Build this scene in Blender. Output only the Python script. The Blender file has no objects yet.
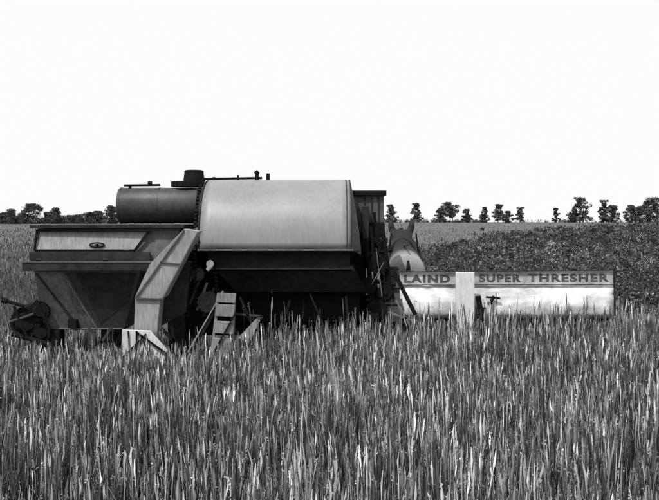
import bpy, bmesh, math, random
import numpy as np
from mathutils import Vector, Matrix, noise
random.seed(7); rng=np.random.default_rng(7)
sc=bpy.context.scene
col=sc.collection
CAMH=1.9; F=840.0; HV=218.5
# elevation-drawing units (84 per metre at 10 m) -> metres at a given depth
def e(u,v,y=10.0):
    return Vector(((u-329.5)*y/F, y, CAMH-(v-HV)*y/F))
# ---------------------------------------------------------------- materials
def mat(name,c,rough=0.6,var=0.3,scale=6.0,metal=0.0,streak=False,bump=0.15,spec=0.3,grad=None,sc3=(6,6,0.8)):
    m=bpy.data.materials.new(name); m.use_nodes=True
    nt=m.node_tree; b=nt.nodes['Principled BSDF']
    tc=nt.nodes.new('ShaderNodeTexCoord'); mp=nt.nodes.new('ShaderNodeMapping')
    if streak: mp.inputs['Scale'].default_value=sc3
    nt.links.new(tc.outputs['Object'],mp.inputs[0])
    n1=nt.nodes.new('ShaderNodeTexNoise'); n1.inputs['Scale'].default_value=scale; n1.inputs['Detail'].default_value=7; n1.inputs['Roughness'].default_value=0.65
    nt.links.new(mp.outputs[0],n1.inputs['Vector'])
    n2=nt.nodes.new('ShaderNodeTexNoise'); n2.inputs['Scale'].default_value=2.3; n2.inputs['Detail'].default_value=4
    nt.links.new(tc.outputs['Object'],n2.inputs['Vector'])
    ad=nt.nodes.new('ShaderNodeMath'); ad.operation='ADD'
    nt.links.new(n1.outputs['Fac'],ad.inputs[0]); nt.links.new(n2.outputs['Fac'],ad.inputs[1])
    mr=nt.nodes.new('ShaderNodeMapRange'); mr.inputs['From Min'].default_value=0.7; mr.inputs['From Max'].default_value=1.3
    mr.inputs['To Min'].default_value=c*(1-var); mr.inputs['To Max'].default_value=min(0.9,c*(1+var))
    nt.links.new(ad.outputs[0],mr.inputs[0])
    out=mr.outputs[0]
    if grad: # painted light-to-dark falloff along local axis Y
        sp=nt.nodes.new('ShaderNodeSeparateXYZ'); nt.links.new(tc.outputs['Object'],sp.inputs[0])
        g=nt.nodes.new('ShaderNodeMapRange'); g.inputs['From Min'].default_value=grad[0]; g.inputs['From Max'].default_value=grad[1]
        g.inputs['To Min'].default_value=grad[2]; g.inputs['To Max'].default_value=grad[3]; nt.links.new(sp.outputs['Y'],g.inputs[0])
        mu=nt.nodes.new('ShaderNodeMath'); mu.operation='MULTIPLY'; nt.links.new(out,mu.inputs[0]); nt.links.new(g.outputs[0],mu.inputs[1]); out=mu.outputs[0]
    nt.links.new(out,b.inputs['Base Color'])
    b.inputs['Roughness'].default_value=rough; b.inputs['Metallic'].default_value=metal
    b.inputs['Specular IOR Level'].default_value=spec
    if bump:
        bp=nt.nodes.new('ShaderNodeBump'); bp.inputs['Strength'].default_value=bump; bp.inputs['Distance'].default_value=0.02
        nt.links.new(n1.outputs['Fac'],bp.inputs['Height']); nt.links.new(bp.outputs[0],b.inputs['Normal'])
    return m
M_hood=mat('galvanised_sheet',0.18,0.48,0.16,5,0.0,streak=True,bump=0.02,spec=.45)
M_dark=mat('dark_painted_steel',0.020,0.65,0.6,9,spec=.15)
M_drum=mat('tank_paint',0.035,0.5,0.5,9,spec=.3)
M_black=mat('greasy_iron',0.007,0.8,0.6,14,spec=.08)
M_mid=mat('weathered_sheet',0.07,0.65,0.55,7,streak=True,spec=.2)
M_end=mat('end_sheet',0.055,0.6,0.4,7,streak=True,spec=.2)  # darker than the hood sheet: shade on its far end put into the colour
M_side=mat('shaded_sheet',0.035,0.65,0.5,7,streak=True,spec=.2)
M_light=mat('bare_tin',0.21,0.55,0.45,8,0.0,streak=True)
M_white=mat('white_painted_board',0.52,0.5,0.6,3,streak=True,bump=0.08,sc3=(1.2,6,3.5))
M_post=mat('whitewashed_post',0.52,0.7,0.35,10,streak=True,bump=0.2)
M_band=mat('faded_sign_paint',0.34,0.65,0.6,8,streak=True,bump=0.08,sc3=(2,6,2))
M_ink=mat('lettering_paint',0.06,0.7,0.85,18,bump=0)
M_wood=mat('weathered_wood',0.17,0.8,0.6,10,streak=True,bump=0.4)
M_iron=mat('rusty_iron',0.035,0.75,0.6,16,spec=.15)
M_edge=mat('worn_edge_steel',0.13,0.6,0.5,16,spec=.2)
M_horse=mat('brown_horse_coat',0.16,0.6,0.35,7,bump=0.05,spec=.15,grad=(-.55,.1,1.3,.10))  # light on the rump put into the coat colour, falling to a dark neck
M_leather=mat('dark_leather',0.01,0.6,0.4,14,spec=.2)
M_hair=mat('horse_hair',0.008,0.7,0.3,30,spec=.1)
M_bark=mat('tree_bark',0.07,0.9,0.4,3,spec=.1)
# ---------------------------------------------------------------- object helpers
WP={}
def empty(name,loc,label,cat,group=None):
    o=bpy.data.objects.new(name,None); o.empty_display_size=0.3; o.location=loc; col.objects.link(o)
    o['label']=label; o['category']=cat
    if group:o['group']=group
    WP[o.name]=Vector(loc); return o
def finish(name,bm,m,parent=None,bevel=0.0,smooth=False,label=None,pivot=None,recalc=True):
    if recalc: bmesh.ops.recalc_face_normals(bm,faces=bm.faces)
    if pivot is None:
        c=Vector((0,0,0))
        for v in bm.verts:c+=v.co
        c/=max(1,len(bm.verts))
    else: c=Vector(pivot)
    for v in bm.verts:v.co-=c
    if smooth:
        for f in bm.faces:f.smooth=True
    me=bpy.data.meshes.new(name); bm.to_mesh(me); bm.free()
    me.materials.append(m)
    o=bpy.data.objects.new(name,me); col.objects.link(o); WP[o.name]=c
    if parent is not None:
        o.parent=parent; o.location=c-WP[parent.name]
    else:o.location=c
    if bevel:
        b=o.modifiers.new('bevel','BEVEL'); b.width=bevel; b.segments=2; b.limit_method='ANGLE'
    if label:o['label']=label
    return o
def B(): return bmesh.new()
def hexa(bm,p):
    v=[bm.verts.new(q) for q in p]
    for f in ((0,1,2,3),(4,5,6,7),(0,1,5,4),(1,2,6,5),(2,3,7,6),(3,0,4,7)): bm.faces.new([v[i] for i in f])
def box(bm,x0,x1,y0,y1,z0,z1):
    hexa(bm,[(x0,y0,z0),(x1,y0,z0),(x1,y1,z0),(x0,y1,z0),(x0,y0,z1),(x1,y0,z1),(x1,y1,z1),(x0,y1,z1)])
def ebox(bm,u0,u1,v0,v1,y0,y1):
    a=e(u0,v1,y0); b=e(u1,v0,y0); box(bm,a.x,b.x,y0,y1,a.z,b.z)
def eprism(bm,uv,y0,y1):
    f=[bm.verts.new(e(u,v,y0)) for u,v in uv]; g=[bm.verts.new((q.co.x,y1,q.co.z)) for q in f]
    n=len(f); bm.faces.new(f); bm.faces.new(g)
    for i in range(n): bm.faces.new((f[i],f[(i+1)%n],g[(i+1)%n],g[i]))
def xprism(bm,yz,x0,x1):
    f=[bm.verts.new((x0,y,z)) for y,z in yz]; g=[bm.verts.new((x1,y,z)) for y,z in yz]
    n=len(f); bm.faces.new(f); bm.faces.new(g)
    for i in range(n): bm.faces.new((f[i],f[(i+1)%n],g[(i+1)%n],g[i]))
def tube(bm,a,b,r,n=10,r2=None):
    a=Vector(a);b=Vector(b); d=(b-a); q=d.to_track_quat('Z','Y')
    r2=r if r2 is None else r2
    A=[];C=[]
    for i in range(n):
        t=2*math.pi*i/n; o=Vector((math.cos(t),math.sin(t),0))
        A.append(bm.verts.new(a+q@(o*r))); C.append(bm.verts.new(b+q@(o*r2)))
    bm.faces.new(A);bm.faces.new(C)
    for i in range(n): bm.faces.new((A[i],A[(i+1)%n],C[(i+1)%n],C[i]))
def bar(bm,a,b,w,t):
    a=Vector(a);b=Vector(b); d=b-a
    d.normalize(); yv=Vector((0,1,0)); s=d.cross(yv)
    if s.length<1e-3: s=Vector((1,0,0))
    s.normalize(); n=d.cross(s).normalized()
    p=[]
    for c in (a,b):
        for i,j in ((-1,-1),(1,-1),(1,1),(-1,1)): p.append(c+s*w/2*i+n*t/2*j)
    hexa(bm,p)
def sprocket(bm,c,r,th,teeth,k=.9):
    c=Vector(c); n=teeth*4; A=[];C=[]
    for i in range(n):
        rr=r if i%4 in(0,1) else r*k
        t=2*math.pi*i/n
        o=Vector((math.cos(t)*rr,0,math.sin(t)*rr)); dd=Vector((0,th/2,0))
        A.append(bm.verts.new(c+o-dd)); C.append(bm.verts.new(c+o+dd))
    bm.faces.new(A);bm.faces.new(C)
    for i in range(n): bm.faces.new((A[i],A[(i+1)%n],C[(i+1)%n],C[i]))
    tube(bm,c-Vector((0,th,0)),c+Vector((0,th,0)),r*.28,12)
# ================================================================= HARVESTER
H=empty('harvester',(0-0.6,10.9,0),'grey sheet-metal grain harvester with curved hood standing in tall crop','harvester')
prof=[(9.90,1.535),(9.905,1.62),(9.93,1.76),(9.975,1.90),(10.05,2.04),(10.16,2.17),(10.30,2.27),(10.48,2.345),(10.68,2.385),(10.95,2.40),(11.3,2.40)]
bm=B()
xl0,xr0=e(199.5,0,9.9).x, e(351,0,9.9).x
nx=16; rows=[]
for k in range(nx+1):
    s=k/nx; rows.append([])
    for i,(y,z) in enumerate(prof):
        x=xl0+(xr0-xl0)*s
        dz=0.005*math.sin(s*11+i*0.7)*(1 if 0<k<nx else 0)
        rows[-1].append(bm.verts.new((x,y+dz,z)))
for k in range(nx):
    for i in range(len(prof)-1): bm.faces.new((rows[k][i],rows[k+1][i],rows[k+1][i+1],rows[k][i+1]))
hood=finish('hood',bm,M_hood,H,smooth=True)
s=hood.modifiers.new('t','SOLIDIFY'); s.thickness=0.01; s.offset=-1
def rim_strip(x0,x1,off,name,m,parent):
    bm=B(); P=[];Q=[]
    for i,(y,z) in enumerate(prof):
        a=Vector(prof[max(0,i-1)]);b=Vector(prof[min(len(prof)-1,i+1)]); d=(b-a).normalized(); n=Vector((-d.y,d.x))
        P.append((y+n.x*off,z+n.y*off)); Q.append((y-n.x*0.03,z-n.y*0.03))
    for i in range(len(P)-1):
        hexa(bm,[(x0,P[i][0],P[i][1]),(x1,P[i][0],P[i][1]),(x1,P[i+1][0],P[i+1][1]),(x0,P[i+1][0],P[i+1][1]),
                 (x0,Q[i][0],Q[i][1]),(x1,Q[i][0],Q[i][1]),(x1,Q[i+1][0],Q[i+1][1]),(x0,Q[i+1][0],Q[i+1][1])])
    return finish(name,bm,m,parent)
rim_strip(xr0-0.05,xr0-0.038,0.005,'hood_strap',M_dark,hood)
rim_strip(xr0-0.001,xr0+0.010,0.006,'hood_strap',M_dark,hood)
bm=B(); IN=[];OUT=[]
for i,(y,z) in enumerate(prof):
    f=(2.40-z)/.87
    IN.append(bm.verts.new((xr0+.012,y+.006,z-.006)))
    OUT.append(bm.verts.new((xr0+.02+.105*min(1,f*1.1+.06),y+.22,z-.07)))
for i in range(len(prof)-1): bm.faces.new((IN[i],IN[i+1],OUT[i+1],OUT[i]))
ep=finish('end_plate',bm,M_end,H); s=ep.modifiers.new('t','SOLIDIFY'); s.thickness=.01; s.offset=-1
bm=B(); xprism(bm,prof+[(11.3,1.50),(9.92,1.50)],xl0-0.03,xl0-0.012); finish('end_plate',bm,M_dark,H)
bm=B(); box(bm,xl0-.02,xr0+.03,9.875,9.898,1.522,1.537); finish('hood_lip',bm,M_edge,H)
bm=B(); box(bm,xl0-.01,xr0+.10,9.90,10.1,1.50,1.520); finish('hood_sill',bm,M_black,H)
bm=B(); ebox(bm,208,350,251.8,267.4,10.12,10.5)
for u in range(214,350,14): tube(bm,e(u,260,10.13),e(u,260,10.11),0.008,6)
finish('rear_panel',bm,M_dark,H,bevel=0.003)  # this and the lower panel carry the hood's shade in their near-black colour
bm=B(); ebox(bm,211,354,267.6,269.6,10.0,10.5); finish('ledge',bm,M_drum,H,bevel=0.003)
bm=B()
a=[e(217,271,10.08),e(356,271,10.08),e(367,292,10.35),e(236,292,10.35)]
hexa(bm,[*a,*[Vector((q.x,q.y+0.4,q.z)) for q in a]]); finish('lower_panel',bm,M_dark,H)
bm=B(); ebox(bm,186,366,232,335,10.75,12.0); finish('thresher_body',bm,M_black,H)  # black body box, shade of the interior put into its colour
# right upper box
bm=B(); ebox(bm,352,384,196,262,10.9,12.2); up=finish('upper_box',bm,M_mid,H,bevel=0.006)
bm=B(); ebox(bm,350,386.5,190.5,195.5,10.85,12.3); finish('box_lid',bm,M_black,up,bevel=0.004)
for u in (364,371,378):
    bm=B(); ebox(bm,u,u+1.6,197,224,10.885,10.9); finish('batten',bm,M_dark,up)
bm=B(); ebox(bm,363,369,206,252,10.6,10.9); finish('side_casing',bm,M_dark,H,bevel=0.01)
bm=B(); ebox(bm,362,385,222,268,10.75,10.895); finish('gear_cover',bm,M_black,H,bevel=0.02)
# fuel tank drum
bm=B(); c0=e(120,205.5,10.45); c1=e(203,205.5,10.45)
tube(bm,c0,c1,0.222,32); tk=finish('drum_tank',bm,M_drum,H,bevel=0.015)
for p in tk.data.polygons:
    if abs(p.normal.x)<0.5:p.use_smooth=True
for u in (122,160):
    bm=B(); c=e(u,205.5,10.45); tube(bm,c-Vector((0.008,0,0)),c+Vector((0.008,0,0)),0.227,32); finish('tank_strap',bm,M_drum,tk)
bm=B(); tube(bm,e(124,185.5,10.4),e(160,185,10.4),0.014,8); tube(bm,e(148,183,10.4),e(152,183,10.4),0.022,8); tube(bm,e(130,186,10.4),e(130,189,10.4),0.02,8); finish('tank_pipe',bm,M_black,tk)
bm=B()
tube(bm,e(188,187,10.5),e(188,181.5,10.5),0.21,20); tube(bm,e(194,181.5,10.5),e(194,172,10.5),0.135,18,0.12); tube(bm,e(194,172,10.5),e(194,170,10.5),0.13,18,.10)
finish('air_cleaner',bm,M_black,H,bevel=0.006)
bm=B()
tube(bm,e(200,179,10.9),e(262,178,10.9),0.016,8); tube(bm,e(238,181,11.2),e(238,175,11.2),0.014,8)
tube(bm,e(257,181,10.9),e(257,173,10.9),0.026,8); tube(bm,e(268,180.5,11.0),e(268,173.5,11.0),0.024,8); tube(bm,e(255,174,10.9),e(258.5,171.5,10.9),0.03,8)
tube(bm,e(214,182,10.9),e(214,177,10.9),0.02,8)
finish('control_rod',bm,M_black,H)
# grain bin
bm=B()
def frust(bm,t,b):
    def rect(r):
        a=e(r[0],r[4],r[2]);c=e(r[1],r[4],r[2]); return [(a.x,r[2],a.z),(c.x,r[2],a.z),(c.x,r[3],a.z),(a.x,r[3],a.z)]
    hexa(bm,rect(b)+rect(t))
frust(bm,(37,180,9.92,11.0,228.5),(29,172,9.84,11.05,262.5)); gb=finish('grain_bin',bm,M_mid,H,bevel=0.004)
bm=B(); ebox(bm,29.5,184,224.8,228.2,9.82,11.1); finish('bin_rim',bm,M_dark,gb,bevel=0.004)
bm=B()
a=[e(40,231.5,9.885),e(147,231.5,9.885),e(134,249.5,9.845),e(37,249.5,9.845)]
hexa(bm,a+[Vector((q.x,q.y+0.02,q.z)) for q in a]); pn=finish('bin_door',bm,M_light,gb,bevel=0.003)
bm=B()
for a0,a1 in (((36,230.3),(150,230.3)),((35,250.8),(134,250.8)),((37,231),(34.5,250.5)),((149.5,231),(135,250.5))):
    bar(bm,e(*a0,9.855),e(*a1,9.835),0.018,0.03)
finish('door_frame',bm,M_black,gb)
bm=B(); c=e(97,245,9.84)
for i in range(24):
    t=2*math.pi*i/24;t2=2*math.pi*(i+1)/24
    tube(bm,c+Vector((math.cos(t)*.085,0,math.sin(t)*.026)),c+Vector((math.cos(t2)*.085,0,math.sin(t2)*.026)),0.009,6)
tube(bm,c+Vector((0,.02,0)),c+Vector((0,-.01,0)),0.016,8)
finish('door_handle',bm,M_black,gb)
bm=B(); ebox(bm,29,150,252.2,260.5,9.80,9.84); finish('bin_skirt',bm,M_dark,gb,bevel=.003)
bm=B(); ebox(bm,22,160,262.7,271,9.72,11.12); finish('bin_ledge',bm,M_dark,gb,bevel=0.005)
bm=B(); ebox(bm,22,156,261.3,262.6,9.71,9.8); finish('ledge_trim',bm,M_mid,gb)
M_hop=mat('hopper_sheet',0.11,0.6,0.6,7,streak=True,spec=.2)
bm=B(); frust(bm,(34,140,9.82,11.0,271.2),(44,124,10.06,10.7,330)); hp=finish('grain_hopper',bm,M_hop,H,bevel=0.004)
def hop(s,t,off=0.012):
    a=e(34,271.2,9.82).lerp(e(140,271.2,9.82),s); b=e(44,330,10.06).lerp(e(124,330,10.06),s)
    q=a.lerp(b,t); q.y-=off; return q
for p,q,mm,ww in (((0.02,.03),(0.45,.97),M_dark,.02),((.27,.03),(.66,.97),M_edge,.012),((0.03,.97),(0.98,.97),M_edge,.012)):
    bm=B(); bar(bm,hop(*p),hop(*q),ww,0.014); finish('hopper_rib',bm,mm,hp)
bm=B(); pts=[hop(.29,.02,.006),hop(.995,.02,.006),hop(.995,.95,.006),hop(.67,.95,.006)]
v=[bm.verts.new(q) for q in pts]; bm.faces.new(v); finish('hopper_side_shade',bm,M_side,hp)  # flat dark sheet on the hopper front, shade put into its colour
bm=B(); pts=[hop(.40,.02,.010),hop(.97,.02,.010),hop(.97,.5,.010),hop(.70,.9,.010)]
v=[bm.verts.new(q) for q in pts]; bm.faces.new(v); finish('hopper_side_shade',bm,M_dark,hp)
# drive mechanism at the outer end
G=B(); ebox(G,18,46,304,336,10.1,10.5); gbx=finish('gear_case',G,M_black,H,bevel=0.09)
for (u,v,r,t,y) in ((26,322,.185,26,9.97),(40,311,.12,18,9.95),(41,333,.12,18,10.0)):
    bm=B(); sprocket(bm,e(u,v,y),r,.06,t,.95); tube(bm,e(u,v,y-.06),e(u,v,y),r*.55,18,r*.75); finish('gear_wheel',bm,M_black,gbx)
for a,b,r in (((3,300),(24,306),.02),((2,300),(7,301),.035),((14,306),(28,340),.02),((12,334),(52,345),.03),((36,300),(50,330),.02),((10,322),(34,314),.018)):
    bm=B(); tube(bm,e(*a,9.9),e(*b,9.9),r,8); finish('crank_rod',bm,M_black if r!=.018 else M_iron,gbx)
bm=B(); ebox(bm,34,60,330,352,10.0,10.2); finish('step_plate',bm,M_black,gbx,bevel=.02)
def wheel(name,cx,cy,r,w,parent):
    bm=B(); n=36
    A=[]
    for i in range(n):
        t=2*math.pi*i/n
        A.append([bm.verts.new((cx+dx,cy+math.cos(t)*rr,r+math.sin(t)*rr)) for dx,rr in ((-w/2,r),(w/2,r),(w/2,r-.02),(-w/2,r-.02))])
    for i in range(n):
        p=A[i];q=A[(i+1)%n]
        for k in range(4): bm.faces.new((p[k],q[k],q[(k+1)%4],p[(k+1)%4]))
    for i in range(12):
        t=2*math.pi*i/12; tube(bm,(cx+(0.03 if i%2 else -0.03),cy,r),(cx,cy+math.cos(t)*(r-.01),r+math.sin(t)*(r-.01)),0.013,6)
    tube(bm,(cx-w*.7,cy,r),(cx+w*.7,cy,r),0.08,14)
    for i in range(18):
        t=2*math.pi*i/18; c=Vector((cx,cy+math.cos(t)*(r+.012),r+math.sin(t)*(r+.012)))
        tube(bm,c-Vector((w/2,0,0)),c+Vector((w/2,0,0)),0.014,5)
    return finish(name,bm,M_iron,parent)
wheel('wheel',-2.75,10.7,0.38,0.12,H)
wheel('wheel',0.80,11.1,0.62,0.22,H)
wheel('wheel',-1.95,11.3,0.62,0.22,H)
bm=B(); tube(bm,(-2.9,11.2,.62),(0.95,11.2,.62),0.05,10); box(bm,-3.2,0.9,10.9,11.0,.74,.84); box(bm,-3.2,0.9,11.6,11.7,.74,.84)
box(bm,-3.1,-3.0,9.95,11.7,.60,.70); box(bm,0.5,.6,10.2,11.9,.64,.735); finish('chassis_frame',bm,M_black,H)
# elevator
bm=B(); eprism(bm,[(184,229),(199,231),(186,256),(164,298),(152,299),(135,297),(150,264)],9.50,9.74); el=finish('elevator_casing',bm,M_light,H,bevel=0.004)
bm=B(); eprism(bm,[(135,298),(160,299.5),(157,333),(134,331)],9.51,9.75); finish('elevator_leg',bm,M_light,el,bevel=0.004)
for a0,a1 in (((184,230),(136,297)),((198,232),(163,298)),((135,298),(163,299)),((160,262),(180,264))):
    bm=B(); bar(bm,e(*a0,9.49),e(*a1,9.49),0.014,0.02); finish('casing_edge',bm,M_mid,el)
bm=B(); eprism(bm,[(160,300),(180,262),(190,262),(186,312),(158,328)],9.8,10.0); finish('elevator_back',bm,M_dark,H)
bm=B(); eprism(bm,[(122,330),(150,331),(167,350),(165,364),(121,363)],9.40,9.44); ft=finish('elevator_foot',bm,M_post,H,bevel=0.004)
for a,b,w in (((136,332),(168,355),.022),((136.5,331),(136.5,366),.016),((122,358),(146,334),.016),((128,331),(130,362),.01),((143,340),(152,364),.012),((152,349),(147,364),.012)):
    bm=B(); bar(bm,e(*a,9.385),e(*b,9.385),w,.02); finish('foot_brace',bm,M_black,ft)
for a0,a1,w in (((88,328),(112,352),.03),((112,327),(96,350),.03),((150,318),(186,352),.035),((168,300),(176,356),.03)):
    bm=B(); bar(bm,e(*a0,9.9),e(*a1,9.9),w,.03); finish('brace',bm,M_iron,H)
def chain(bm,pts,pitch=0.045):
    for a,b in zip(pts[:-1],pts[1:]):
        a=Vector(a);b=Vector(b); d=b-a; n=max(1,int(d.length/pitch))
        for i in range(n):
            p=a+d*(i/n); q=a+d*((i+.62)/n); bar(bm,p,q,0.042 if i%2 else 0.028,0.03)
bm=B(); yy=9.86; xc=xl0-.055
chain(bm,[Vector((xc,y-.02,z+.012)) for y,z in prof[8::-1]]+[Vector((xc,9.86,1.5)),e(196,300,yy),e(202,312,yy),e(212,314,yy),e(219,303,yy),e(214,262,yy)])
finish('drive_chain',bm,M_black,H)
for (u,v,y,r,t) in ((208,302,9.84,.13,14),(190,240,9.9,.11,12),(182,284,9.86,.09,10),(198,274,9.9,.08,10)):
    bm=B(); sprocket(bm,e(u,v,y),r,.03,t); finish('sprocket',bm,M_iron,H)
bm=B(); tube(bm,e(210,264,9.80),e(210,264,9.88),0.045,16); tube(bm,e(211,266,9.79),e(207,270,9.79),0.025,8); finish('bearing_cap',bm,M_post,H,bevel=.006)
bm=B(); chain(bm,[e(186,256,9.85),e(188,318,9.85)]); finish('drive_chain',bm,M_black,H)
for k in range(5):
    bm=B(); tube(bm,e(176+7*k,292+6*k,9.95),e(186+7*k,268+5*k,9.95),0.016,6); finish('tension_rod',bm,M_edge if k%2 else M_iron,H)
# slatted straw chute: two rails with boards and open gaps
bm=B(); eprism(bm,[(217,293),(236,294),(235,303),(216,302)],9.68,9.72); eprism(bm,[(216,304),(235,305),(234,317),(215,316)],9.68,9.72)
eprism(bm,[(214,321),(234,322),(233,334),(213,333)],9.68,9.72); eprism(bm,[(212,338),(232,339),(231,358),(210,357)],9.68,9.72)
eprism(bm,[(217,293.5),(220,293.5),(213,358),(210,358)],9.725,9.76); eprism(bm,[(233,294),(236,294),(233,358),(230,358)],9.725,9.76)
sb=finish('straw_chute',bm,M_wood,H,bevel=.003)
bm=B(); bar(bm,e(214,352,9.665),e(236,312,9.665),.018,.02); finish('chute_brace',bm,M_black,sb)
bm=B(); eprism(bm,[(238,338),(256,319),(260,321),(249,343)],9.7,9.74); finish('deflector',bm,M_light,H)
for a0,a1,w,mm in (((224,292),(190,354),.05,M_iron),((223,291),(188,352),.014,M_light),((240,297),(264,352),.03,M_black),((262,316),(228,350),.03,M_iron),((236,314),(262,316),.02,M_iron),((206,361),(242,363),.05,M_edge)):
    y=9.80 if mm is not M_light else 9.77
    bm=B(); bar(bm,e(*a0,y),e(*a1,y),w,.03); finish('frame_strut',bm,mm,H)
bm=B(); ebox(bm,240,360,292.5,322,10.6,10.74); finish('straw_walker',bm,M_black,H)  # black box fills the void under the hood, shade put into its colour
for a0,a1,w in (((290,300),(276,350),.02),((310,294),(335,352),.02),((346,296),(350,350),.025)):
    bm=B(); bar(bm,e(*a0,10.4),e(*a1,10.4),w,.03); finish('frame_strut',bm,M_iron,H)
# linkage beside the hood
for a0,a1,r in (((366,238),(372,300),.03),((371,226),(377,300),.022),((383,232),(392,298),.028),((366,255),(392,250),.02),((368,280),(396,285),.025),((386,262),(389,318),.022),((377,300),(372,330),.03),((374,212),(378,246),.02),((381,240),(372,300),.025)):
    bm=B(); tube(bm,e(*a0,10.55),e(*a1,10.55),r,8); finish('lever',bm,M_black,H)
for u,v,r,t in ((378,264,.13,16),(385,292,.10,12),(368,286,.11,12),(377,310,.14,14)):
    bm=B(); sprocket(bm,e(u,v,10.5),r,.04,t); finish('drive_gear',bm,M_black,H)
for a0,a1,r in (((376,248),(382,296),.006),((384,262),(372,284),.006)):
    bm=B(); tube(bm,e(*a0,10.44),e(*a1,10.44),r,6); finish('lever',bm,M_edge,H)
bm=B(); bar(bm,e(393,270,10.2),e(429,342,10.2),.05,.04); finish('diagonal_strut',bm,M_black,H,bevel=.004)
for a,b in (((396,300),(412,330)),((388,312),(430,326))):
    bm=B(); bar(bm,e(*a,10.33),e(*b,10.33),.022,.03); finish('brace_rod',bm,M_edge,H)
bm=B(); ebox(bm,372,388,238,243,10.6,10.9); ebox(bm,380,387,243,262,10.6,10.7); finish('bracket',bm,M_iron,H,bevel=.004)
# board with lettering
yb=10.6
bm=B(); a=[e(400,272,yb),e(613,270.5,yb),e(613,293,yb),e(400,293.5,yb)]
hexa(bm,a+[Vector((q.x,q.y+.03,q.z)) for q in a]); bd=finish('sign_board',bm,M_band,H,bevel=.003)
bm=B(); NB=24; LV=((285.5,-.012),(293.8,-.022),(298,-.05),(306,-.056),(313,-.053),(318,-.03)); gridv=[]
for (vv,dy) in LV:
    row=[]
    for i in range(NB+1):
        u=400+213.5*i/NB; q=e(u,vv,yb+dy); q.y+=.006*math.sin(i*1.7+vv); row.append(bm.verts.new(q))
    gridv.append(row)
for j in range(len(LV)-1):
    for i in range(NB): bm.faces.new((gridv[j][i],gridv[j][i+1],gridv[j+1][i+1],gridv[j+1][i]))
lb=finish('lower_board',bm,M_white,bd,smooth=True); s=lb.modifiers.new('t','SOLIDIFY'); s.thickness=.008; s.offset=0
for p0,p1,w in ((e(400,272,yb-.02),e(614,270.3,yb-.02),.014),(e(400,285.0,yb-.03),e(614,284.6,yb-.03),.008),(e(614.3,270,yb-.02),e(614.6,316,yb-.02),.02)):
    bm=B(); bar(bm,p0,p1,w,.02); finish('board_trim',bm,M_dark,bd)
bm=B(); box(bm,e(402,0,yb).x,e(612,0,yb).x,yb+.06,yb+.9,.52,.56)
for i in range(28):
    x=e(404,0,yb).x+i*.093; tube(bm,(x,yb+.88,.54),(x,yb+1.35,.50),0.012,6,.004)
finish('comb_table',bm,M_iron,H)
bm=B(); ebox(bm,456,474.5,272,344,10.38,10.43); ps=finish('post',bm,M_post,H,bevel=.006)
bm=B(); tube(bm,e(478,296,10.45),e(484,330,10.45),.035,8); ebox(bm,476,486,308,322,10.42,10.5); tube(bm,e(494,296,10.5),e(490,304,10.5),.02,6); tube(bm,e(500,298,10.5),e(486,297,10.5),.014,6); finish('lift_lever',bm,M_black,H)
bm=B(); box(bm,e(398,0,10.7).x,e(612,0,10.7).x,10.66,10.72,.60,.66); finish('comb_frame',bm,M_black,H)
def text(s,u0,u1,vc,h,y,off=.045):
    c=bpy.data.curves.new('lettering','FONT'); c.body=s; c.size=1; c.extrude=0.0; c.offset=off; c.space_character=1.2
    o=bpy.data.objects.new('t',c); col.objects.link(o)
    bpy.context.view_layer.update()
    me=bpy.data.meshes.new_from_object(o.evaluated_get(bpy.context.evaluated_depsgraph_get()))
    col.objects.unlink(o); bpy.data.objects.remove(o)
    co=np.array([v.co[:] for v in me.vertices]); mn=co.min(0);mx=co.max(0)
    A=e(u0,vc,y);Bq=e(u1,vc,y); w=Bq.x-A.x; hh=h
    for v in me.vertices:
        x=(v.co.x-mn[0])/(mx[0]-mn[0])*w; z=(v.co.y-mn[1])/(mx[1]-mn[1])*hh
        v.co=(x-w/2,0,z-hh/2)
    me.materials.append(M_ink)
    t=bpy.data.objects.new('lettering',me); col.objects.link(t); t.parent=bd
    c3=(A+Bq)/2; t.location=c3-WP[bd.name]; t['label']='dark painted word '+s.lower()
text('LAIND',404,450,278.7,.10,yb-.004)
text('SUPER',479,521,278.1,.10,yb-.004)
text('THRESHER',528,609,277.8,.10,yb-.004)
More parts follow.
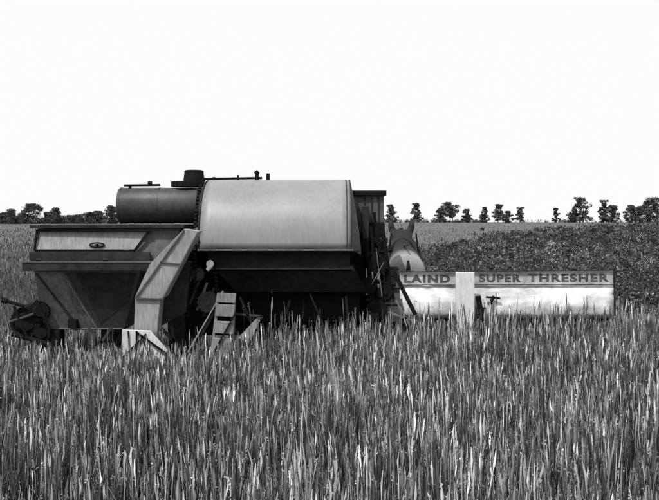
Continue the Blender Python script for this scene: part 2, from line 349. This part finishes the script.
# ================================================================= HORSE
def horse(loc,yaw):
    Hs=empty('horse',loc,'brown draught horse seen from behind in dark harness, ears pricked','horse')
    V=[(0,-0.70,1.19,.24),(0,-0.45,1.24,.28),(0,0,1.14,.28),(0,0.42,1.16,.26),(-.01,0.70,1.32,.215),(-0.02,0.86,1.46,.18),(-0.02,1.00,1.58,.16),(-0.04,1.24,1.46,.12),(-0.05,1.42,1.26,.08)]
    E=[(i,i+1) for i in range(8)]
    def add(p,par):
        V.append(p);E.append((par,len(V)-1));return len(V)-1
    for s in(-1,1):
        i=add((s*.17,-.52,.93,.14),1); i=add((s*.17,-.84,.55,.07),i); i=add((s*.17,-.78,.18,.042),i); i=add((s*.17,-.72,.05,.06),i)
        i=add((s*.15,.5,.85,.105),3); i=add((s*.15,.54,.48,.058),i); i=add((s*.15,.52,.16,.04),i); i=add((s*.15,.57,.05,.055),i)
        i=add((-.02+s*.14,.98,1.68,.06),6); i=add((-.02+s*.17,.98,1.755,.066),i); i=add((-.02+s*.175,.99,1.82,.05),i); i=add((-.02+s*.165,1.0,1.91,.012),i)
    me=bpy.data.meshes.new('horse_body'); me.from_pydata([v[:3] for v in V],E,[]); 
    o=bpy.data.objects.new('horse_body',me); col.objects.link(o)
    o.modifiers.new('skin','SKIN')
    if not me.skin_vertices: 
        bpy.context.view_layer.objects.active=o; bpy.ops.mesh.customdata_skin_add()
    for i,v in enumerate(V): me.skin_vertices[0].data[i].radius=(v[3],v[3])
    me.skin_vertices[0].data[1].use_root=True
    o.modifiers.new('sub','SUBSURF').levels=2; o.modifiers['sub'].render_levels=2
    bpy.context.view_layer.update()
    m2=bpy.data.meshes.new_from_object(o.evaluated_get(bpy.context.evaluated_depsgraph_get()))
    bpy.data.objects.remove(o)
    for p in m2.polygons:p.use_smooth=True
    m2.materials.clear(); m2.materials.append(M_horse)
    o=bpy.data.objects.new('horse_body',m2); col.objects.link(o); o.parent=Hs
    def ring(name,c,rx,rz,r,tilt,m):
        bm=B(); n=36; R=Matrix.Rotation(tilt,3,'X')
        ringv=[]
        for i in range(n):
            t=2*math.pi*i/n; cc=Vector((math.cos(t)*rx,0,math.sin(t)*rz)); out=Vector((math.cos(t),0,math.sin(t)))
            ringv.append([bm.verts.new(R@(cc+out*math.cos(k*math.pi/4)*r+Vector((0,math.sin(k*math.pi/4)*r,0)))+Vector(c)+Vector(loc)) for k in range(8)])
        for i in range(n):
            for k in range(8): bm.faces.new((ringv[i][k],ringv[(i+1)%n][k],ringv[(i+1)%n][(k+1)%8],ringv[i][(k+1)%8]))
        return finish(name,bm,m,Hs,smooth=True)
    ring('horse_collar',(0,.62,1.26),.24,.33,.06,math.radians(-25),M_leather)
    ring('bridle',(-.03,1.12,1.52),.15,.18,.02,math.radians(50),M_leather)
    L=Vector(loc)
    for s in(-1,1):
        bm=B(); tube(bm,L+Vector((s*.24,.60,1.36)),L+Vector((s*.20,.52,1.66)),.02,6,.012); finish('hame',bm,M_leather,Hs)
        bm=B(); box(bm,L.x-.03+s*.17-.012,L.x-.03+s*.17+.012,L.y+1.12,L.y+1.26,L.z+1.46,L.z+1.60); finish('blinker',bm,M_leather,Hs,bevel=.01)
        bm=B(); tube(bm,L+Vector((s*.27,.65,1.12)),L+Vector((s*.33,-.9,.85)),.014,6); finish('trace',bm,M_leather,Hs)
    bm=B(); tube(bm,L+Vector((0,.6,1.45)),L+Vector((0,-.6,1.50)),.014,6); finish('crupper',bm,M_leather,Hs)
    bm=B()
    P=[(0,-.90,1.28,.02),(0,-.97,1.15,.035),(0.01,-1.0,1.0,.05),(0,-.99,.8,.055),(0,-.96,.58,.02)]
    for a,b in zip(P[:-1],P[1:]): tube(bm,L+Vector(a[:3]),L+Vector(b[:3]),a[3],10,b[3])
    finish('tail',bm,M_hair,Hs,smooth=True)
    bm=B()
    f=[(0,.60,1.48),(-.01,.74,1.56),(-.02,.86,1.66),(-.02,.96,1.74),(-.02,1.04,1.76)]
    for a,b in zip(f[:-1],f[1:]):
        a=Vector(a);b=Vector(b); hexa(bm,[L+a+Vector((-.03,0,-.02)),L+b+Vector((-.03,0,-.02)),L+b+Vector((.03,0,-.02)),L+a+Vector((.03,0,-.02)),L+a+Vector((-.13,-.03,-.13)),L+b+Vector((-.13,-.03,-.13)),L+b+Vector((-.02,-.03,-.1)),L+a+Vector((-.02,-.03,-.1))])
    finish('mane',bm,M_hair,Hs)
    Hs.rotation_euler=(0,0,yaw)
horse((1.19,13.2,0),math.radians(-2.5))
# ================================================================= GROUND
def groundz(y): 
    return 0.0 if y<400 else -0.00004*(y-400)**2
bm=B(); ys=[-60,-10,0,10,20,40,80,120,200,300,400,450,520,620,760,950,1200,1600]; xs=[-1500,-700,-300,-120,-50,-20,0,20,50,120,300,700,1500]
g=[[bm.verts.new((x,y,groundz(y))) for x in xs] for y in ys]
for j in range(len(ys)-1):
    for i in range(len(xs)-1): bm.faces.new((g[j][i],g[j][i+1],g[j+1][i+1],g[j+1][i]))
m=bpy.data.materials.new('field_soil'); m.use_nodes=True; nt=m.node_tree; b=nt.nodes['Principled BSDF']; b.inputs['Roughness'].default_value=.95; b.inputs['Specular IOR Level'].default_value=.1
tc=nt.nodes.new('ShaderNodeTexCoord'); mp=nt.nodes.new('ShaderNodeMapping'); mp.inputs['Scale'].default_value=(.02,.12,1)
nt.links.new(tc.outputs['Object'],mp.inputs[0])
n1=nt.nodes.new('ShaderNodeTexNoise'); n1.inputs['Scale'].default_value=1.0; n1.inputs['Detail'].default_value=8; n1.inputs['Roughness'].default_value=.75; nt.links.new(mp.outputs[0],n1.inputs['Vector'])
cr=nt.nodes.new('ShaderNodeValToRGB'); cr.color_ramp.elements[0].position=.35; cr.color_ramp.elements[0].color=(.05,.05,.05,1); cr.color_ramp.elements[1].position=.65; cr.color_ramp.elements[1].color=(.13,.13,.13,1)
nt.links.new(n1.outputs['Fac'],cr.inputs[0]); nt.links.new(cr.outputs[0],b.inputs['Base Color'])
gr=finish('ground',bm,m,None,pivot=(0,0,0)); gr['kind']='structure'; gr['label']='flat farm field of soil and stubble'
# ================================================================= CROPS
mc=bpy.data.materials.new('crop_stalks'); mc.use_nodes=True; nt=mc.node_tree; b=nt.nodes['Principled BSDF']; b.inputs['Roughness'].default_value=.7; b.inputs['Specular IOR Level'].default_value=.10
at=nt.nodes.new('ShaderNodeAttribute'); at.attribute_name='tone'; nt.links.new(at.outputs['Color'],b.inputs['Base Color'])
def lf(x,y,s,seed=0):
    return (np.sin(x*s+1.3*seed+np.sin(y*s*1.7+seed))+np.sin(y*s*1.31+2.1*seed+np.sin(x*s*.83+seed*2))+np.sin((x+y)*s*2.3+seed))/3
TL=np.array([0,.3,.6,.85,1.0]); WL=np.array([.8,1,.8,.5,.05])
TH=np.array([0,.5,.82,.91,1.0]); WH=np.array([.6,.52,.5,1.25,.3])
def blades(name,x,y,h,w,tone,kind,lean,label,SL=(.2,.5,.95,1.1,1.1),SH=(.2,.6,1.0,1.2,1.2),la=None):  # SL, SH paint root shade into the stalk tone, darkest at the base
    n=len(x); T=np.where(kind[:,None],TH[None],TL[None]); Wd=np.where(kind[:,None],WH[None],WL[None])*w[:,None]
    a=rng.uniform(0,2*np.pi,n); la=rng.uniform(0,2*np.pi,n) if la is None else la; L=lean*h
    wob=rng.normal(0,.0032,(n,5)); wob[:,0]=0
    cx=x[:,None]+np.cos(la)[:,None]*L[:,None]*T**1.4+wob; cy=y[:,None]+np.sin(la)[:,None]*L[:,None]*T**1.4
    cz=h[:,None]*T*(1-.35*(lean[:,None]**2)*T**2)
    sx=np.cos(a)[:,None]*Wd/2; sy=np.sin(a)[:,None]*Wd/2
    co=np.empty((n,5,2,3),np.float32)
    co[:,:,0,0]=cx-sx;co[:,:,1,0]=cx+sx;co[:,:,0,1]=cy-sy;co[:,:,1,1]=cy+sy;co[:,:,0,2]=cz;co[:,:,1,2]=cz
    base=(np.arange(n)*10)[:,None]; q=np.array([[2*k,2*k+1,2*k+3,2*k+2] for k in range(4)]).reshape(1,16)
    idx=(base+q).astype(np.int32).ravel(); nf=n*4
    me=bpy.data.meshes.new(name); me.vertices.add(n*10); me.vertices.foreach_set('co',co.ravel())
    me.loops.add(nf*4); me.loops.foreach_set('vertex_index',idx)
    me.polygons.add(nf); me.polygons.foreach_set('loop_start',(np.arange(nf)*4).astype(np.int32))
    me.update(calc_edges=True)
    ca=me.color_attributes.new('tone','FLOAT_COLOR','POINT')
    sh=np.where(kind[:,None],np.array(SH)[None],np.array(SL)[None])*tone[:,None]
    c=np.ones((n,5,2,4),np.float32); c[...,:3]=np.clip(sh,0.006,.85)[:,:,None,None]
    ca.data.foreach_set('color',c.ravel())
    me.materials.append(mc)
    o=bpy.data.objects.new(name,me); col.objects.link(o); o['kind']='stuff'; o['label']=label
    return o,np.stack([cx[:,-1],cy[:,-1],cz[:,-1]],1)
ml=bpy.data.materials.new('tree_foliage'); ml.use_nodes=True; nt=ml.node_tree; b=nt.nodes['Principled BSDF']; b.inputs['Roughness'].default_value=.85
b.inputs['Specular IOR Level'].default_value=.05
at=nt.nodes.new('ShaderNodeAttribute'); at.attribute_name='tone'; nt.links.new(at.outputs['Color'],b.inputs['Base Color'])
def leaves(name,centres,rad,per,size,parent=None,base=.07,zs=.7,tones=None,tv=.4):
    C=np.repeat(np.array(centres,float),per,0); R=np.repeat(np.array(rad,float),per)[:,None]; n=len(C)
    S=np.repeat(np.broadcast_to(np.array(size,float),(len(centres),)),per)[:,None]
    d=rng.normal(0,1,(n,3)); d/=np.linalg.norm(d,axis=1)[:,None]; d*=(rng.uniform(.1,1,(n,1))**.5)*R; d[:,2]*=zs
    P=C+d
    tn=rng.uniform(.55,1.5,len(centres)) if tones is None else np.array(tones)
    T=np.repeat(tn,per)*base*(rng.uniform(1-tv,1+tv,n))
    a=rng.normal(0,1,(n,3)); a/=np.linalg.norm(a,axis=1)[:,None]; b_=np.cross(a,rng.normal(0,1,(n,3))); b_/=np.linalg.norm(b_,axis=1)[:,None]
    s=rng.uniform(.6,1.3,(n,1))*S
    co=np.stack([P-a*s,P-b_*s*.6,P+a*s,P+b_*s*.6],1).astype(np.float32)
    me=bpy.data.meshes.new(name); me.vertices.add(n*4); me.vertices.foreach_set('co',co.ravel()); me.loops.add(n*4); me.loops.foreach_set('vertex_index',np.arange(n*4).astype(np.int32))
    me.polygons.add(n); me.polygons.foreach_set('loop_start',(np.arange(n)*4).astype(np.int32)); me.update(calc_edges=True)
    ca=me.color_attributes.new('tone','FLOAT_COLOR','POINT'); c=np.ones((n,4,4),np.float32); c[...,:3]=np.clip(T,0,.8)[:,None,None]; ca.data.foreach_set('color',c.ravel())
    me.materials.append(ml); o=bpy.data.objects.new(name,me); col.objects.link(o)
    if parent: o.parent=parent
    return o
edgeY=np.array([0,12,27,58,112,220,260]); edgeX=np.array([-50,1.6,2.9,10.4,30.7,86,106])
# foreground crop: tufts of thin stalks with dark gaps between them
nt_=9500; ty=np.sqrt(rng.uniform(2.3**2,12.2**2,nt_)); tx=rng.uniform(-1,1,nt_)*(0.47*ty+.5)
per=rng.integers(4,17,nt_); ttone=rng.choice([.45,.8,1.15,1.7],nt_,p=[.28,.32,.25,.15]); th=rng.normal(0,.055,nt_)
x=np.repeat(tx,per)+rng.normal(0,.028,per.sum()); y=np.repeat(ty,per)+rng.normal(0,.028,per.sum()); tt=np.repeat(ttone,per); hh=np.repeat(th,per)
keep=~((y>9.95)&(x>-3.4)&(x<1.0)&(y<12)); keep&=~((y>9.3)&(y<=9.95)&(x>-3.5)&(x<-.6)&(rng.random(len(x))<.4)); x=x[keep];y=y[keep];tt=tt[keep];hh=hh[keep];n=len(x)
kind=rng.random(n)<.5
h=0.53+.05*lf(x,y,2.2,1)+hh+rng.normal(0,.055,n)+np.where(rng.random(n)<.07,rng.uniform(.05,.2,n),0); h=np.where(kind,h*1.04,h*rng.uniform(.5,1.0,n)); h=np.clip(h,.12,.85)
nearm=(y>8.3)&(x<-.6)
h=np.where(nearm,h*np.where(x<-1.0,.64,.85)*np.where(rng.random(n)<.12,1.45,1),h)
h=np.where((y>8.8)&(x>=-.9)&(x<4)&(rng.random(n)<.3),h*1.25,h)
w=np.where(kind,rng.uniform(.006,.012,n),rng.uniform(.004,.011,n))*np.where(y>7,1.15,1)
tone=np.where(kind,rng.choice([.50,.25,.12,.05],n,p=[.13,.24,.33,.30]),rng.choice([.015,.045,.10,.24],n,p=[.40,.33,.18,.09]))*tt*(1+.3*lf(x,y,1.9,5))
lean=np.abs(rng.normal(0,.09,n)); lean=np.where(kind,lean*.9,lean*1.8)
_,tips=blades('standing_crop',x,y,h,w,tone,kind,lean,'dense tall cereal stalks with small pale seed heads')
sel=np.where(kind&(rng.random(n)<.6))[0]
tp=tips[sel]; tp[:,2]-=.035
o=leaves('seed_heads',tp,rng.uniform(.008,.02,len(sel)),6,rng.uniform(.004,.008,len(sel)),None,1.0,3.0,np.minimum(tone[sel],.38)*1.0+.008,.35); o['kind']='stuff'; o['label']='ragged seed heads on top of the crop'
n=2200; y=np.sqrt(rng.uniform(2.6**2,10**2,n)); x=rng.uniform(-1,1,n)*(0.48*y)
k=np.zeros(n,bool); ln=np.where(rng.random(n)<.8,rng.uniform(.0,.2,n),rng.uniform(.3,1.1,n))
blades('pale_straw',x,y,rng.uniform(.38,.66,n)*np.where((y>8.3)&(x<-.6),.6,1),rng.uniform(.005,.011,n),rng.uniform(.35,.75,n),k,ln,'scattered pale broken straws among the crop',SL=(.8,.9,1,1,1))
def sampleY(a,b_,n): return 1/rng.uniform(1/b_,1/a,n)
n=50000; y=sampleY(11.9,260,n); x=rng.uniform(-.1,.62,n)*y+0.4
ex=np.interp(y,edgeY,edgeX)+.6*lf(y*0,y,.35,2)*np.minimum(2,y/20)
kp=x>ex; x=x[kp];y=y[kp];n=len(x)
kind=rng.random(n)<.25
h=.76+.07*lf(x,y,.9,4)+.06*lf(x,y,3.1,6)+rng.normal(0,.07,n); h=np.clip(h*np.where(y<16,.9,1),.4,1.15)
w=np.maximum(.010,.0008*y)*rng.uniform(.7,1.5,n)
tone=np.where(kind,rng.choice([.12,.24,.07],n),rng.choice([.025,.05,.08],n,p=[.4,.35,.25]))*(1+.3*lf(x,y,.5,3))
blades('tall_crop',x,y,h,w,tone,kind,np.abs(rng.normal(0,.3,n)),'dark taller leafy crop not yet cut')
n=100000; y=sampleY(11.8,330,n); x=rng.uniform(-.62,.62,n)*y
ex=np.interp(y,edgeY,edgeX); kp=(x<ex)&~((y<12.2)&(x>-3.4)); x=x[kp];y=y[kp];n=len(x)
kind=np.zeros(n,bool)
h=.24+.05*lf(x,y,.8,4)+rng.normal(0,.03,n); h=np.clip(h,.08,.5)
w=np.maximum(.009,.0007*y)*rng.uniform(.7,1.5,n)
tone=rng.choice([.07,.09,.13,.18],n,p=[.3,.35,.25,.1])*(1+.35*lf(x*.3,y,.2,8))*np.where(x<-4,.8,1.45)
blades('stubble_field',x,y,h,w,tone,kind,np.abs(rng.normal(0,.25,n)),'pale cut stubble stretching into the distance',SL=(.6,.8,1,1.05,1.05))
# clumps of leafy plants, in loose rows, ragged top
n=17000; y=sampleY(11.7,250,n); x=rng.uniform(-.1,.62,n)*y+.4; ex=np.interp(y,edgeY,edgeX)+.8*lf(y*0,y,.35,2)*np.minimum(2,y/20)
kp=x>ex; x=x[kp];y=y[kp];n=len(x)
sz=np.maximum(.020,.0012*y)*rng.uniform(.7,1.3,n); rd=np.maximum(.15,.0055*y)*rng.uniform(.5,1.3,n)
z=.72+.07*lf(x,y,.9,4)+.06*lf(x,y,3.1,6)+rng.normal(0,.10,n)+np.where(rng.random(n)<.06,.2,0)
tn=np.where(rng.random(n)<.20,rng.uniform(1.6,3.2,n),rng.uniform(.3,1.1,n))*(1+.4*lf(x,y,.5,3))
o=leaves('leafy_crop',np.stack([x,y,z],1),rd,18,sz,None,.062,.75,tn,.35); o['kind']='stuff'; o['label']='dark bushy broad-leaved plants with ragged tops'
# ================================================================= TREES
TREES=[# u, top v, width u, Y, shape
(-8,209,24,300,0),(3,212,22,300,0),(13,209,22,290,0),(24,213,22,300,0),(35,203.5,30,300,0),(47,212,20,305,0),(56,207.5,21,300,0),(68,215,24,310,0),(79,214.5,22,310,0),(88,212,24,300,0),(99,211,21,310,0),(112,205.5,24,300,0),
(390,204.5,16,380,0),(417,203,15,380,3),(440,208,13,380,0),(450,202,22,380,2),(468,209,12,380,0),(484,207,12,380,0),(498,204,16,380,3),(507,211,13,380,0),(520,207,12,380,3),(556,208,9,380,3),(573,209,16,380,0),(583,197,23,380,3),(603,200,14,380,3),(611,205,18,380,0),(631,205,19,370,0),(639,206,20,370,3),(648,202,22,370,0),(657,197,24,370,3),(672,199,22,370,0),(690,203,20,375,0)]
LAB={0:'bushy dark tree with a full low crown on the skyline',1:'upright dark tree with a bare lower trunk on the skyline',2:'broad umbrella-crowned tree with forked trunk on the skyline',3:'dark tree with an uneven open crown on the skyline'}
for (u,v,wu,Y,shp) in TREES:
    p=e(u,0,Y); Ht=e(u,v,Y).z; W=wu*Y/F
    t=empty('tree',(p.x,Y,0),LAB[shp],'tree','trees scattered along the skyline')
    cb={0:.02,1:.30,2:.30,3:.10}[shp]*Ht
    bm=B(); tr=.03*Ht
    tube(bm,(p.x,Y,-.1),(p.x+.2,Y,Ht*.5),tr,7,tr*.5); tube(bm,(p.x+.2,Y,Ht*.48),(p.x,Y,Ht*.85),tr*.5,6,tr*.15)
    for k in range(5):
        a=random.uniform(0,6.28); z0=Ht*random.uniform(.25,.55)
        tube(bm,(p.x+.1,Y,z0),(p.x+math.cos(a)*W*.35,Y+math.sin(a)*W*.35,z0+Ht*random.uniform(.15,.3)),tr*.35,5,tr*.1)
    if shp==2: tube(bm,(p.x+.8,Y,0),(p.x+2.0,Y,Ht*.6),tr*.8,6,tr*.3)
    finish('trunk',bm,M_bark,t)
    cs=[];rs=[]; ph=random.uniform(0,6.28); sk1=random.uniform(-.2,.2)*W
    for k in range(80 if shp!=3 else 64):
        f=random.random(); z=cb+(Ht-cb)*f; a=random.uniform(0,6.28)
        if shp==2: rr=W*.5*math.sin(math.pi*min(1,.22+f*.7))
        elif shp==3: rr=W*.5*(.45+.55*abs(math.sin(f*7+ph)))*(1-.5*f*f)
        else: rr=W*.5*(1-.75*f**1.8)
        rr*=1+.28*math.sin(2*a+ph)
        q=rr*random.uniform(.05,.95); r=W*random.uniform(.07,.15)
        cs.append((math.cos(a)*q+sk1*f,math.sin(a)*q,min(z,Ht-r*.6))); rs.append(r)
    leaves('crown',cs,rs,50,.18+.013*Ht,t,.062)
cs=[];rs=[]
for k in range(1800):
    X=random.uniform(-330,330); Yq=random.uniform(385,399)
    if X<0: Yq-=70
    dens=.5+.5*math.sin(X*.05)+.3*math.sin(X*.13)
    if -60<X<20: continue
    if X>0 and random.random()>max(.15,dens): continue
    r=random.uniform(.5,1.3)*(1.5 if X<0 else 1); cs.append((X,Yq,r*.6)); rs.append(r*1.3)
o=leaves('distant_scrub',cs,rs,30,.28,None,.07); o['kind']='stuff'; o['label']='low dark scrub along the far edge of the fields'
# ================================================================= LIGHT, SKY, CAMERA
w=bpy.data.worlds.new('World'); sc.world=w; w.use_nodes=True; nt=w.node_tree; bg=nt.nodes['Background']
sk=nt.nodes.new('ShaderNodeTexSky'); sk.sky_type='NISHITA'; sk.sun_disc=False
EL=math.radians(58); az=math.radians(215)
sk.sun_elevation=EL; sk.sun_rotation=az; sk.dust_density=4; sk.air_density=1.5
bw=nt.nodes.new('ShaderNodeRGBToBW'); nt.links.new(sk.outputs[0],bw.inputs[0])
mx=nt.nodes.new('ShaderNodeMath'); mx.operation='MAXIMUM'; mx.inputs[1].default_value=6.5
nt.links.new(bw.outputs[0],mx.inputs[0]); nt.links.new(mx.outputs[0],bg.inputs[0]); bg.inputs[1].default_value=.15
sd=bpy.data.lights.new('sun','SUN'); sd.energy=4.2; sd.angle=math.radians(.5); sd.color=(1,1,1)
so=bpy.data.objects.new('sun',sd); col.objects.link(so)
dirn=Vector((math.sin(az)*math.cos(EL),math.cos(az)*math.cos(EL),math.sin(EL)))
so.rotation_euler=dirn.to_track_quat('Z','Y').to_euler(); so.location=dirn*50
cd=bpy.data.cameras.new('camera'); cd.sensor_width=36; cd.lens=F/659*36; cd.shift_y=-(250-HV)/659; cd.clip_end=5000; cd.clip_start=.05
cam=bpy.data.objects.new('camera',cd); col.objects.link(cam); cam.location=(0,0,CAMH); cam.rotation_euler=(math.pi/2,0,0); sc.camera=cam
sc.view_settings.view_transform='Standard'; sc.view_settings.look='None'; sc.view_settings.exposure=0
